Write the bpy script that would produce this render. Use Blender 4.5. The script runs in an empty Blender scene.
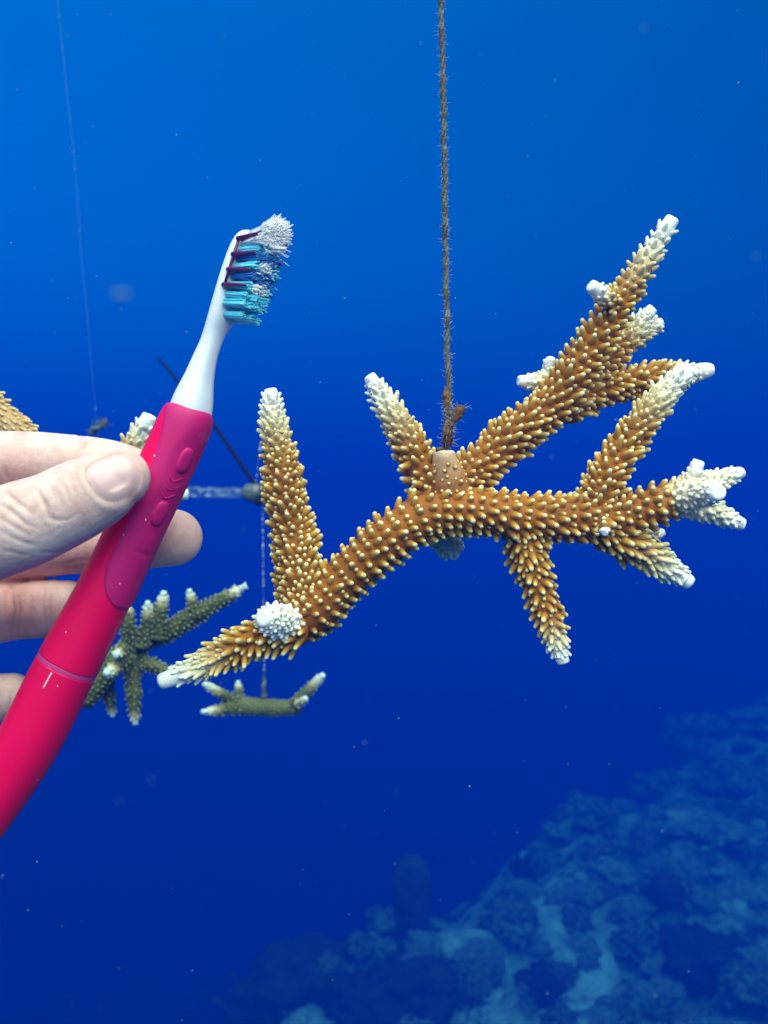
import bpy, math, random
import numpy as np
from mathutils import Vector, noise
from mathutils.bvhtree import BVHTree

random.seed(7); np.random.seed(7)
SC = bpy.context.scene
COL = SC.collection
F = 960.0                         # focal length in pixels of the 768 x 1024 frame
FWD = np.array([0., 1., 0.])

# ------------------------------------------------------------------ camera
cam = bpy.data.cameras.new('camera')
cam_o = bpy.data.objects.new('camera', cam); COL.objects.link(cam_o)
cam_o.location = (0, 0, 0); cam_o.rotation_euler = (math.radians(90), 0, 0)
cam.sensor_fit = 'HORIZONTAL'; cam.sensor_width = 36.0
cam.lens = 36.0 * F / 768.0
cam.clip_start = 0.01; cam.clip_end = 500
cam.dof.use_dof = True; cam.dof.focus_distance = 0.372
cam.dof.aperture_fstop = (cam.lens * 1e-3) / 0.0021
SC.camera = cam_o

# ------------------------------------------------------------------ water light (world)
SUN_DIR = Vector((0.10, -0.62, 0.78)).normalized()     # towards the sun
W = bpy.data.worlds.new('World'); SC.world = W; W.use_nodes = True
nt = W.node_tree; nt.nodes.clear()
wo = nt.nodes.new('ShaderNodeOutputWorld'); bg = nt.nodes.new('ShaderNodeBackground')
tc = nt.nodes.new('ShaderNodeTexCoord'); sep = nt.nodes.new('ShaderNodeSeparateXYZ')
mr = nt.nodes.new('ShaderNodeMapRange'); mr.inputs['From Min'].default_value = -1; mr.inputs['From Max'].default_value = 1
rp = nt.nodes.new('ShaderNodeValToRGB'); rp.color_ramp.interpolation = 'B_SPLINE'
WRAMP = [(-1, (0, .0025, .080)), (-.5, (0, .007, .135)), (-.15, (0, .020, .182)), (.08, (0, .060, .272)),
         (.25, (0, .098, .335)), (.47, (0, .068, .280)), (.78, (0, .14, .34)), (1, (.20, .30, .42))]
els = rp.color_ramp.elements
while len(els) < len(WRAMP): els.new(0.5)
for e, (z, c) in zip(els, WRAMP):
    e.position = (z + 1) / 2; e.color = (*c, 1)
mx = nt.nodes.new('ShaderNodeMath'); mx.operation = 'MULTIPLY_ADD'
mx.inputs[1].default_value = -0.70; mx.inputs[2].default_value = 1.0       # a little brighter on the sun's side
L = nt.links.new
L(tc.outputs['Generated'], sep.inputs[0]); L(sep.outputs['Z'], mr.inputs['Value']); L(mr.outputs[0], rp.inputs[0])
L(sep.outputs['X'], mx.inputs[0]); L(rp.outputs[0], bg.inputs['Color']); L(mx.outputs[0], bg.inputs['Strength'])
L(bg.outputs[0], wo.inputs['Surface'])

sun = bpy.data.lights.new('sun', 'SUN'); sun.energy = 5.0; sun.angle = math.radians(75); sun.color = (1, .85, .67)
sun_o = bpy.data.objects.new('sun', sun); COL.objects.link(sun_o)
sun_o.rotation_euler = SUN_DIR.to_track_quat('Z', 'Y').to_euler()
sun_o.location = (0, 0, 5)

SC.view_settings.view_transform = 'Standard'; SC.view_settings.look = 'None'
SC.view_settings.exposure = 1.0; SC.view_settings.gamma = 1.0
SC.render.engine = 'CYCLES'
SC.cycles.use_denoising = True
SC.cycles.max_bounces = 14; SC.cycles.volume_bounces = 2; SC.cycles.diffuse_bounces = 10
SC.cycles.caustics_reflective = False; SC.cycles.caustics_refractive = False

# ------------------------------------------------------------------ helpers
def P(u, v, d): return np.array([(u - 384) / F * d, d, (512 - v) / F * d])
def nrm(a): a = np.asarray(a, float); return a / (np.linalg.norm(a) + 1e-12)
def sstep(a, b, x):
    t = np.clip((np.asarray(x, float) - a) / (b - a), 0, 1); return t * t * (3 - 2 * t)

class MB:
    """collects vertices (world coordinates), faces and point attributes"""
    def __init__(s): s.v = []; s.f = []; s.a = {}
    def add(s, v, f, **att):
        n0 = len(s.v); v = [tuple(map(float, p)) for p in v]
        s.v += v; s.f += [tuple(i + n0 for i in q) for q in f]
        for k in set(s.a) | set(att):
            cur = s.a.setdefault(k, [])
            cur += [0.0] * (n0 - len(cur))
            val = att.get(k, 0.0)
            cur += [float(val)] * len(v) if np.isscalar(val) else [float(x) for x in val]
    def build(s, name, mat, parent=None, smooth=True, origin=None):
        o0 = np.array(parent['_o'] if parent is not None else (origin if origin is not None else np.mean(s.v, axis=0)))
        me = bpy.data.meshes.new(name)
        me.from_pydata([tuple(np.array(p) - o0) for p in s.v], [], s.f); me.update()
        for k, vals in s.a.items():
            vals += [0.0] * (len(s.v) - len(vals))
            at = me.attributes.new(k, 'FLOAT', 'POINT'); at.data.foreach_set('value', vals)
        if smooth: me.polygons.foreach_set('use_smooth', [True] * len(me.polygons))
        me.materials.append(mat)
        o = bpy.data.objects.new(name, me); COL.objects.link(o); o['_o'] = tuple(map(float, o0))
        if parent is not None: o.parent = parent
        else: o.location = tuple(map(float, o0))
        return o

def thing(name, label, cat, loc, group=None):
    o = bpy.data.objects.new(name, None); COL.objects.link(o); o.location = tuple(map(float, loc))
    o.empty_display_size = 0.02
    o['_o'] = tuple(map(float, loc)); return tag(o, label, cat, group)
def tag(o, label, cat, group=None, kind=None):
    if label: o['label'] = label
    if cat: o['category'] = cat
    if group: o['group'] = group
    if kind: o['kind'] = kind
    return o

def catmull(pts, n):
    """pts: array (k, m); evenly resampled smooth curve of n points"""
    p = np.asarray(pts, float); p = np.vstack([2 * p[0] - p[1], p, 2 * p[-1] - p[-2]])
    out = []
    for i in range(1, len(p) - 2):
        for t in np.linspace(0, 1, 24, endpoint=False):
            a, b, c, d = p[i - 1], p[i], p[i + 1], p[i + 2]
            out.append(0.5 * ((2 * b) + (c - a) * t + (2 * a - 5 * b + 4 * c - d) * t * t + (3 * b - 3 * c + d - a) * t ** 3))
    out.append(p[-2]); out = np.array(out)
    s = np.concatenate([[0], np.cumsum(np.linalg.norm(np.diff(out[:, :3], axis=0), axis=1))])
    q = np.linspace(0, s[-1], n)
    return np.stack([np.interp(q, s, out[:, k]) for k in range(out.shape[1])], 1), q

def frames(c):
    t = np.gradient(c, axis=0); t /= np.linalg.norm(t, axis=1)[:, None] + 1e-12
    n = np.cross(t[0], [0.31, 0.2, 0.93]); n = nrm(n); N = [n]
    for i in range(1, len(c)):
        n = nrm(n - t[i] * np.dot(n, t[i])); N.append(n)
    N = np.array(N); return t, N, np.cross(t, N)

def tube_rings(c, r, seg=16, cap0=True, cap1=True, flat=1.0, flat_axis=FWD):
    """vertices, faces of a tube with ring radii r (an array) round the curve c"""
    t, N, B = frames(c); v = []; f = []
    for i in range(len(c)):
        for k in range(seg):
            a = 2 * math.pi * k / seg
            o = (N[i] * math.cos(a) + B[i] * math.sin(a)) * r[i]
            if flat != 1.0: o = o - flat_axis * np.dot(o, flat_axis) * (1 - flat)
            v.append(c[i] + o)
    for i in range(len(c) - 1):
        for k in range(seg):
            k2 = (k + 1) % seg
            f.append((i * seg + k, i * seg + k2, (i + 1) * seg + k2, (i + 1) * seg + k))
    if cap0: v.append(c[0]); f += [(len(v) - 1, (k + 1) % seg, k) for k in range(seg)]
    if cap1:
        v.append(c[-1]); b = (len(c) - 1) * seg
        f += [(len(v) - 1, b + k, b + (k + 1) % seg) for k in range(seg)]
    return v, f

def round_end(c, r, n=6):
    """append a hemispherical end to curve c with radii r"""
    d = nrm(c[-1] - c[-2]); R = r[-1]
    cc = [c]; rr = [r]
    ph = np.linspace(0, math.pi / 2, n + 1)[1:]
    add = np.array([c[-1] + d * R * math.sin(p) for p in ph])
    return np.vstack([c, add]), np.concatenate([r, [max(R * math.cos(p), R * 0.03) for p in ph]])

def uv_curve(pts, d0, n):
    """pts (u, v, r_px, depth offset): world curve and radii"""
    w = []
    for q in pts:
        d = d0 + (q[3] if len(q) > 3 else 0)
        w.append([*P(q[0], q[1], d), q[2] * d / F])
    c, s = catmull(w, n); return c[:, :3], c[:, 3], s

def ico(sub):
    import bmesh
    bm = bmesh.new(); bmesh.ops.create_icosphere(bm, subdivisions=sub, radius=1.0)
    v = np.array([x.co[:] for x in bm.verts]); f = [tuple(x.index for x in q.verts) for q in bm.faces]
    bm.free(); return v, f

# ------------------------------------------------------------------ materials
def new_mat(name):
    m = bpy.data.materials.new(name); m.use_nodes = True
    n = m.node_tree.nodes; return m, n, m.node_tree.links, n['Principled BSDF']
def noise_node(n, l, scale, detail=4, coord='Object', rough=.55):
    t = n.new('ShaderNodeTexCoord'); x = n.new('ShaderNodeTexNoise')
    x.inputs['Scale'].default_value = scale; x.inputs['Detail'].default_value = detail; x.inputs['Roughness'].default_value = rough
    l.new(t.outputs[coord], x.inputs['Vector']); return x
def ramp(n, l, src, stops):
    r = n.new('ShaderNodeValToRGB'); e = r.color_ramp.elements
    while len(e) < len(stops): e.new(.5)
    for q, (p, c) in zip(e, stops): q.position = p; q.color = (*c, 1)
    l.new(src, r.inputs[0]); return r
def mixc(n, l, fac, a, b, mode='MIX'):
    m = n.new('ShaderNodeMix'); m.data_type = 'RGBA'; m.blend_type = mode
    for sock, val in ((m.inputs[0], fac), (m.inputs[6], a), (m.inputs[7], b)):
        if hasattr(val, 'is_output'): l.new(val, sock)
        elif np.isscalar(val): sock.default_value = val
        else: sock.default_value = (*val, 1)
    return m.outputs[2]
def attr(n, name):
    a = n.new('ShaderNodeAttribute'); a.attribute_name = name; return a.outputs['Fac']
def bump(n, l, b, src, strength, dist):
    x = n.new('ShaderNodeBump'); x.inputs['Strength'].default_value = strength; x.inputs['Distance'].default_value = dist
    l.new(src, x.inputs['Height']); l.new(x.outputs[0], b.inputs['Normal'])
def sss(b, w, rad, scale):
    b.inputs['Subsurface Weight'].default_value = w; b.inputs['Subsurface Radius'].default_value = rad
    b.inputs['Subsurface Scale'].default_value = scale
def simple(name, col, rough=.5, var=.15, scale=60, spec=.5, sub=None, bmp=None, coat=0):
    m, n, l, b = new_mat(name)
    x = noise_node(n, l, scale)
    lo = tuple(c * (1 - var) for c in col); hi = tuple(min(1, c * (1 + var)) for c in col)
    r = ramp(n, l, x.outputs['Fac'], [(.3, lo), (.7, hi)])
    l.new(r.outputs[0], b.inputs['Base Color']); b.inputs['Roughness'].default_value = rough
    b.inputs['Specular IOR Level'].default_value = spec; b.inputs['Coat Weight'].default_value = coat
    if sub: sss(b, *sub)
    if bmp: bump(n, l, b, noise_node(n, l, bmp[0]).outputs['Fac'], bmp[1], bmp[2])
    return m

def coral_mat(name, brown, ochre, cream, white):
    m, n, l, b = new_mat(name)
    t = attr(n, 'tipness'); pale = attr(n, 'pale')
    r = ramp(n, l, t, [(0.0, brown), (.30, tuple(.55 * a + .45 * c for a, c in zip(brown, ochre))), (.62, ochre), (.92, cream)])
    x = noise_node(n, l, 55, 3)
    v = ramp(n, l, x.outputs['Fac'], [(.32, (.74, .68, .6)), (.68, (1.12, 1.12, 1.1))])
    c = mixc(n, l, 1.0, r.outputs[0], v.outputs[0], 'MULTIPLY')
    x2 = noise_node(n, l, 420, 2)
    v2 = ramp(n, l, x2.outputs['Fac'], [(.35, (.86, .84, .82)), (.6, (1, 1, 1))])
    c = mixc(n, l, .8, c, v2.outputs[0], 'MULTIPLY')
    pr = ramp(n, l, pale, [(0, (.80, .62, .28)), (.55, (.86, .76, .46)), (1, white)])
    pf = ramp(n, l, pale, [(0, (0, 0, 0)), (.6, (.85, .85, .85)), (1, (1, 1, 1))])
    c = mixc(n, l, pf.outputs[0], c, pr.outputs[0])
    l.new(c, b.inputs['Base Color'])
    b.inputs['Roughness'].default_value = .62; b.inputs['Specular IOR Level'].default_value = .25
    sss(b, .18, (1, .55, .25), .0018)
    bump(n, l, b, noise_node(n, l, 900, 3).outputs['Fac'], .35, .0006)
    return m
M_CORAL = coral_mat('coral_tissue', (.38, .125, .006), (.67, .39, .05), (.90, .79, .46), (.91, .90, .82))
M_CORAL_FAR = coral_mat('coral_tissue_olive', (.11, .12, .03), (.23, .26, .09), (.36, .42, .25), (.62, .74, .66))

def skin_mat():
    m, n, l, b = new_mat('skin')
    x = noise_node(n, l, 55, 4)
    r = ramp(n, l, x.outputs['Fac'], [(.28, (.70, .41, .34)), (.5, (.79, .54, .46)), (.72, (.83, .63, .55))])
    c = mixc(n, l, attr(n, 'blush'), r.outputs[0], (.70, .33, .28))
    c = mixc(n, l, attr(n, 'crease'), c, (.44, .22, .15))
    l.new(c, b.inputs['Base Color'])
    b.inputs['Roughness'].default_value = .5; b.inputs['Specular IOR Level'].default_value = .35
    sss(b, .3, (1, .35, .2), .0035)
    # fine skin lines
    t = n.new('ShaderNodeTexCoord'); mp = n.new('ShaderNodeMapping'); mp.inputs['Scale'].default_value = (900, 900, 500)
    vo = n.new('ShaderNodeTexVoronoi'); vo.feature = 'DISTANCE_TO_EDGE'; vo.inputs['Scale'].default_value = 1.0
    l.new(t.outputs['Object'], mp.inputs[0]); l.new(mp.outputs[0], vo.inputs['Vector'])
    mm = n.new('ShaderNodeMath'); mm.operation = 'MULTIPLY_ADD'; mm.inputs[1].default_value = .8
    l.new(noise_node(n, l, 420, 5).outputs['Fac'], mm.inputs[0]); l.new(vo.outputs['Distance'], mm.inputs[2])
    bump(n, l, b, mm.outputs[0], .3, .0004)
    x3 = noise_node(n, l, 260, 4); v3 = ramp(n, l, x3.outputs['Fac'], [(.35, (.90, .84, .82)), (.6, (1, 1, 1))])
    c = mixc(n, l, 1.0, c, v3.outputs[0], 'MULTIPLY'); l.new(c, b.inputs['Base Color'])
    return m
M_SKIN = skin_mat()
M_NAIL = simple('nail', (.74, .45, .41), .24, .06, 120, .5, (.2, (1, .5, .4), .002))
M_PINK = simple('hot_pink_plastic', (.84, .001, .072), .42, .03, 40, .3)
M_PANEL = simple('magenta_rubber', (.56, .010, .135), .55, .05, 70, .3, None, (1500, .12, .0002))
M_SEAM = simple('seam_plastic', (.60, .05, .20), .4, .06, 80)
M_WHITE = simple('white_plastic', (.78, .80, .82), .3, .03, 40, .5, (.15, (1, 1, 1), .002))
M_MARK = simple('white_print', (.82, .72, .72), .5, .05, 90)
def bristle(name, col):
    m, n, l, b = new_mat(name); x = noise_node(n, l, 500)
    r = ramp(n, l, x.outputs['Fac'], [(.3, tuple(c * .85 for c in col)), (.7, col)]); l.new(r.outputs[0], b.inputs['Base Color'])
    b.inputs['Roughness'].default_value = .35
    return m
M_BR_W = bristle('white_bristle', (.98, .98, .97)); M_BR_T = bristle('teal_bristle', (.16, .80, .92)); M_BR_SHADE = bristle('shade_blue_bristle', (.02, .20, .62))  # deep blue rows: shadow among the teal tufts, put into the colour
M_PURPLE = simple('purple_rubber', (.085, .004, .075), .4, .15, 90, .5)
def rope_mat():
    m, n, l, b = new_mat('algae_rope'); x = noise_node(n, l, 170, 5)
    r = ramp(n, l, x.outputs['Fac'], [(.3, (.035, .028, .022)), (.45, (.11, .085, .05)), (.55, (.13, .135, .085)), (.68, (.22, .22, .20))])
    l.new(r.outputs[0], b.inputs['Base Color']); b.inputs['Roughness'].default_value = .9; bump(n, l, b, noise_node(n, l, 900).outputs['Fac'], .7, .001)
    return m
M_ROPE = rope_mat()
M_ALGAE = simple('brown_algae', (.15, .075, .03), .95, .6, 400, .1, None, (700, .6, .001))
M_FUZZ = simple('pale_fuzz', (.36, .40, .38), .8, .5, 150, .1)
M_STUB = coral_mat('stub_tissue', (.40, .13, .02), (.70, .45, .24), (.84, .66, .52), (.92, .91, .84))
M_DARKROPE = simple('dark_rope', (.006, .008, .02), .9, .4, 200, .1)
M_LINE = simple('clear_line', (.22, .34, .36), .3, .3, 40, .5); M_LINE.node_tree.nodes['Principled BSDF'].inputs['Alpha'].default_value = .14
M_METAL = simple('fouled_metal', (.11, .125, .12), .45, .7, 160, .5, None, (400, .5, .001))
M_SNOW = simple('marine_snow', (.14, .30, .36), .9, .3, 60, .1)
M_SNOW.node_tree.nodes['Principled BSDF'].inputs['Alpha'].default_value = .7

def glass_rod():
    m, n, l, b = new_mat('clear_acrylic')
    x = noise_node(n, l, 130, 5)
    r = ramp(n, l, x.outputs['Fac'], [(.45, (.10, .22, .26)), (.7, (.45, .55, .5))]); l.new(r.outputs[0], b.inputs['Base Color'])
    a = ramp(n, l, x.outputs['Fac'], [(.42, (.08,) * 3), (.76, (.45,) * 3)]); l.new(a.outputs[0], b.inputs['Alpha'])
    b.inputs['Roughness'].default_value = .25
    return m
M_ROD = glass_rod()

def reef_ground():
    m, n, l, b = new_mat('reef_ground')
    a = noise_node(n, l, 1.9, 6, 'Object', .62); c = noise_node(n, l, 9, 6, 'Object', .72)
    f = n.new('ShaderNodeMath'); f.operation = 'MULTIPLY_ADD'; hv = n.new('ShaderNodeMath'); hv.operation = 'MULTIPLY'; hv.inputs[1].default_value = .5; f.inputs[1].default_value = 1.0
    l.new(c.outputs['Fac'], f.inputs[0]); l.new(a.outputs['Fac'], f.inputs[2])
    l.new(f.outputs[0], hv.inputs[0])
    r = ramp(n, l, hv.outputs[0], [(.42, (.07, .09, .07)), (.48, (.26, .31, .25)), (.53, (.48, .52, .44)), (.60, (.78, .77, .70))])
    l.new(r.outputs[0], b.inputs['Base Color']); b.inputs['Roughness'].default_value = .95
    b.inputs['Specular IOR Level'].default_value = .1
    bump(n, l, b, c.outputs['Fac'], 1.0, .15)
    return m
M_REEF = reef_ground()
def crust(name, stops, scale):
    m, n, l, b = new_mat(name); x = noise_node(n, l, scale, 7, 'Object', .72)
    r = ramp(n, l, x.outputs['Fac'], stops); l.new(r.outputs[0], b.inputs['Base Color']); b.inputs['Roughness'].default_value = .95
    b.inputs['Specular IOR Level'].default_value = .1; bump(n, l, b, x.outputs['Fac'], 1.0, .12)
    return m
M_MOUND = crust('mound_coral', [(.38, (.045, .06, .05)), (.48, (.15, .18, .14)), (.58, (.40, .44, .37)), (.68, (.62, .64, .58))], 3.6)
M_MOUND2 = crust('pale_mound', [(.34, (.11, .13, .11)), (.46, (.34, .38, .32)), (.58, (.58, .60, .54)), (.7, (.75, .75, .7))], 3.4)
M_SPONGE = simple('sponge', (.05, .045, .05), .95, .5, 5, .1, None, (18, 1, .04))
M_FAN = simple('gorgonian', (.045, .035, .05), .95, .5, 5, .1)
M_SAND = crust('white_sand', [(.36, (.14, .16, .13)), (.46, (.36, .39, .33)), (.56, (.62, .63, .57)), (.68, (.80, .79, .74))], 4.0)

# ------------------------------------------------------------------ sea floor
EDGE_Y = [-60, -10, 0, 5, 7, 9.5, 16, 24, 60]; EDGE_X = [-40, -10, -4.4, -1.7, -.5, 1.5, 6.3, 12, 40]
def ground_z(x, y):
    xe = np.interp(y, EDGE_Y, EDGE_X)
    d = (x - xe) * .72                                    # distance inside the reef's edge
    z = -3.35 + .042 * np.clip(y - 6, -4, 14) + .02 * np.clip(d, 0, 20)
    q = Vector((x * .55, y * .55, 1.7))
    z += .42 * noise.fractal(q, .9, 2.1, 4) + .13 * noise.fractal(q * 4.3, 1, 2, 3)
    if d < .3: z -= 1.15 * (.3 - d) ** 1.25 if d > -9 else 1.15 * 9.3 ** 1.25
    return float(max(z, -17 + .8 * noise.noise(q * .4)))
def axis(lo, hi, f0, f1, step):
    return np.concatenate([np.linspace(lo, f0, 16, endpoint=False), np.arange(f0, f1, step), np.linspace(f1, hi, 16)])
gx = axis(-60, 60, -5, 14, .11); gy = axis(-60, 60, 3, 24, .13)
mb = MB(); gv = [(x, y, ground_z(x, y)) for y in gy for x in gx]; nx = len(gx)
gf = [(j * nx + i, j * nx + i + 1, (j + 1) * nx + i + 1, (j + 1) * nx + i) for j in range(len(gy) - 1) for i in range(nx - 1)]
mb.add(gv, gf); g = mb.build('sea_floor', M_REEF, origin=(0, 0, 0)); tag(g, None, None, None, 'structure')

# water: one closed box of even density round everything
def water():
    m = bpy.data.materials.new('water'); m.use_nodes = True
    n = m.node_tree.nodes; l = m.node_tree.links
    n.remove(n['Principled BSDF']); out = n['Material Output']
    pv = n.new('ShaderNodeVolumePrincipled'); pv.inputs['Color'].default_value = WATER_ALBEDO
    pv.inputs['Density'].default_value = WATER_DENSITY; pv.inputs['Anisotropy'].default_value = 0.0
    ab = n.new('ShaderNodeVolumeAbsorption'); ab.inputs['Color'].default_value = (0, .95, 1, 1); ab.inputs['Density'].default_value = .16
    ad = n.new('ShaderNodeAddShader'); l.new(pv.outputs[0], ad.inputs[0]); l.new(ab.outputs[0], ad.inputs[1])
    l.new(ad.outputs[0], out.inputs['Volume'])
    return m
WATER_ALBEDO = (0.0, .056, .485, 1); WATER_DENSITY = .155
mb = MB(); X, Y0, Y1, Z0, Z1 = 62, -62, 62, -19.5, 1.15
mb.add([(-X, Y0, Z0), (X, Y0, Z0), (X, Y1, Z0), (-X, Y1, Z0), (-X, Y0, Z1), (X, Y0, Z1), (X, Y1, Z1), (-X, Y1, Z1)],
       [(3, 2, 1, 0), (4, 5, 6, 7), (0, 1, 5, 4), (1, 2, 6, 5), (2, 3, 7, 6), (3, 0, 4, 7)])
hz = mb.build('haze', water(), smooth=False); tag(hz, None, None, None, 'stuff')

# ------------------------------------------------------------------ things on the reef
def blob(seed, sub=4, amp=.35, freq=1.6, squash=.75):
    v, f = ico(sub); out = []
    for p in v:
        q = Vector(p * freq) + Vector((seed * 7.1, seed * 3.3, 1.9))
        k = 1 + amp * noise.fractal(q, .9, 2.1, 4) + .10 * abs(noise.noise(q * 4))
        out.append((p[0] * k, p[1] * k, max(p[2], -.6) * k * squash))
    return out, f
MOUNDS = []
for s in range(6):
    mb = MB(); mb.add(*blob(s, 4, .42 + .05 * s, 1.3 + .25 * s, .6 + .1 * (s % 4)))
    o = mb.build('mound_coral', M_MOUND, origin=(0, 0, 0)); MOUNDS.append(o.data); bpy.data.objects.remove(o)
def place(me, name, x, y, s, rz, label, cat, group, mat=None, sink=.25, sz=1.0):
    o = bpy.data.objects.new(name, me); COL.objects.link(o)
    o.location = (x, y, ground_z(x, y) + s * (.6 - sink) * sz * .6); o.scale = (s, s, s * sz); o.rotation_euler = (0, 0, rz)
    if mat: o.material_slots[0].link = 'OBJECT'; o.material_slots[0].material = mat
    return tag(o, label, cat, group)
rr = random.Random(5)
def on_ground(u, v):
    """first ground point under a pixel's ray"""
    d = P(u, v, 1.0)
    for y in np.arange(3.5, 40, .04):
        p = d * y
        if p[2] < ground_z(p[0], p[1]): return p
    return None
# heads and boulders whose place the photograph shows (u, v, radius in px, pale, height factor)
SHOWN = [(300, 985, 46, 0, 1.0), (350, 1010, 30, 0, 1.1), (405, 1005, 40, 0, .9), (262, 1015, 26, 0, 1.2), (312, 945, 18, 0, 1.2),
         (508, 930, 24, 0, 1.2), (545, 872, 22, 0, 1.0), (585, 820, 26, 0, .8), (560, 838, 18, 1, .7), (670, 915, 30, 0, 1.1), (705, 975, 46, 0, .9),
         (640, 960, 24, 0, 1.1), (735, 790, 34, 0, .8), (660, 790, 26, 0, .7), (720, 840, 26, 1, .7), (610, 880, 22, 1, .7),
         (455, 905, 16, 0, .8), (480, 960, 18, 1, .7), (745, 900, 24, 1, .8), (535, 1000, 22, 0, 1.4), (755, 1000, 34, 0, .9), (700, 745, 30, 0, .8),
         (752, 730, 28, 1, .8), (380, 955, 14, 1, .8), (620, 1015, 20, 1, .7), (645, 850, 18, 0, .9), (690, 880, 16, 1, .8), (575, 925, 16, 0, .8)]
OWN = {0: 'big dark mound carrying a small sea rod on its top', 1: 'dark mound right beside the biggest mound at the reef edge', 2: 'wide dark mound touching the squat dark sponge',
       3: 'steep dark mound under the lowest bushy sea rod', 4: 'small dark knob on the rim behind the biggest mound', 5: 'round dark mound between the column sponge and the white sand',
       6: 'dark mound at the reef edge beside a bushy sea rod', 9: 'dark mound under the sponge beside a small bright sand patch', 10: 'broadest dark mound past the bright white sand patch',
       11: 'upright dark mound next to the thin tongue of white sand', 16: 'low dark mound just behind the column sponge', 17: 'pale mound between the narrow sand strip and the round dark mound',
       19: 'tall narrow dark mound at the foot of the thin sea rod', 23: 'tiny pale mound beside the foot of the column sponge', 24: 'pale mound at the near rim of the bright white sand patch'}
for i, (u, v, r, pale, sz) in enumerate(SHOWN):
    p = on_ground(u, v)
    if p is None: continue
    lab = OWN.get(i, 'pale lumpy coral mound on the higher part of the reef' if pale else 'dark lumpy coral mound on the higher part of the reef')
    place(MOUNDS[i % 6], 'coral_mound', p[0], p[1], r * p[1] / F, rr.uniform(0, 6), lab, 'coral mound', 'pale coral mounds on the sea floor' if pale else
          'dark coral mounds on the sea floor', M_MOUND2 if pale else M_SPONGE if i in (0, 1, 2, 3, 10, 19) else None, .2, sz)
rub = {True: MB(), False: MB()}; rv, rf = ico(2)
for i in range(330):
    u, v = rr.uniform(250, 800), rr.uniform(690, 1040)
    p = on_ground(u, v)
    if p is None or p[1] > 19: continue
    pale = rr.random() < .6; s = rr.uniform(.03, .14)
    if s < .085:     # pebbles and broken branches, too small to tell apart
        z = np.array([rr.uniform(.7, 1.5), rr.uniform(.7, 1.5), rr.uniform(.5, 1.1)]) * s
        rub[pale].add([p + x * z * (1 + .45 * noise.noise(Vector(x) * 1.7 + Vector((i, 0, 0)))) for x in rv], rf); continue
    place(MOUNDS[i % 6], 'reef_lump', p[0], p[1], s, rr.uniform(0, 6), 'small pale reef lump lying among the bigger coral mounds' if pale else
          'small dark reef lump lying among the bigger coral mounds', 'reef lump', 'small pale lumps on the sea floor' if pale else 'small dark lumps on the sea floor',
          M_MOUND2 if pale else None, .2, rr.uniform(.6, 1.2))
for pale in (True, False): tag(rub[pale].build('rubble', M_MOUND2 if pale else M_MOUND, origin=(0, 0, 0)), None, None, None, 'stuff')
# column sponges
def sponge(u, v, h_px, r_px, label, flare=1.0):
    p = on_ground(u, v); k = p[1] / F
    mb = MB(); n = 22; z = np.linspace(-.3, 1, n)
    c = np.stack([p[0] + .05 * h_px * k * np.sin(z * 2.2), np.full(n, p[1]), p[2] + z * h_px * k], 1)
    r = np.array([r_px * k * (.82 + .25 * flare * max(t, 0) + .10 * noise.noise(Vector((t * 4, u, 0)))) for t in z])
    c, r = round_end(c, r, 5)
    v, f = tube_rings(c, r, 28)
    out = []
    for q in v:
        w = Vector(q) * 5.5; out.append(np.array(q) + r_px * k * .22 * np.array(noise.noise_vector(w)) + r_px * k * .10 * np.array(noise.noise_vector(w * 3)))
    mb.add(out, f); o = mb.build('column_sponge', M_SPONGE, origin=p); tag(o, label, 'sponge')
sponge(408, 938, 60, 19, 'tall dark column sponge standing at the reef edge')
sponge(436, 1030, 46, 15, 'squat dark sponge on the sand near the reef edge', 1.4)
sponge(665, 925, 34, 16, 'dark sponge beside a white sand patch', 1.2)
# bushy gorgonians
def gorgonian(u, v, h_px, label):
    p = on_ground(u, v); k = p[1] / F; H = h_px * k; mb = MB(); q = random.Random(u)
    for i in range(26):
        a = q.uniform(-1.1, 1.1); b = q.uniform(-.5, .5); l = H * q.uniform(.6, 1)
        c = [p - [0, 0, .05]] + [p + np.array([math.sin(a * t ** .7) * l * t * .8 + .03 * H * q.uniform(-1, 1), b * l * t * .6, l * t * math.cos(a * .6)]) for t in (.25, .5, .75, 1)]
        c, s = catmull(np.array(c), 9); mb.add(*tube_rings(c, np.linspace(.035, .022, 9) * H, 5))
    o = mb.build('sea_rod', M_FAN, origin=p); tag(o, label, 'soft coral')
gorgonian(245, 1035, 60, 'bushy dark sea rod at the lowest reef edge')
gorgonian(545, 1015, 46, 'thin dark sea rod rising beside the white sand patch')
gorgonian(520, 885, 40, 'bushy sea rod on the reef edge below the big coral')
gorgonian(318, 950, 34, 'small sea rod on top of a dark mound')
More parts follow.
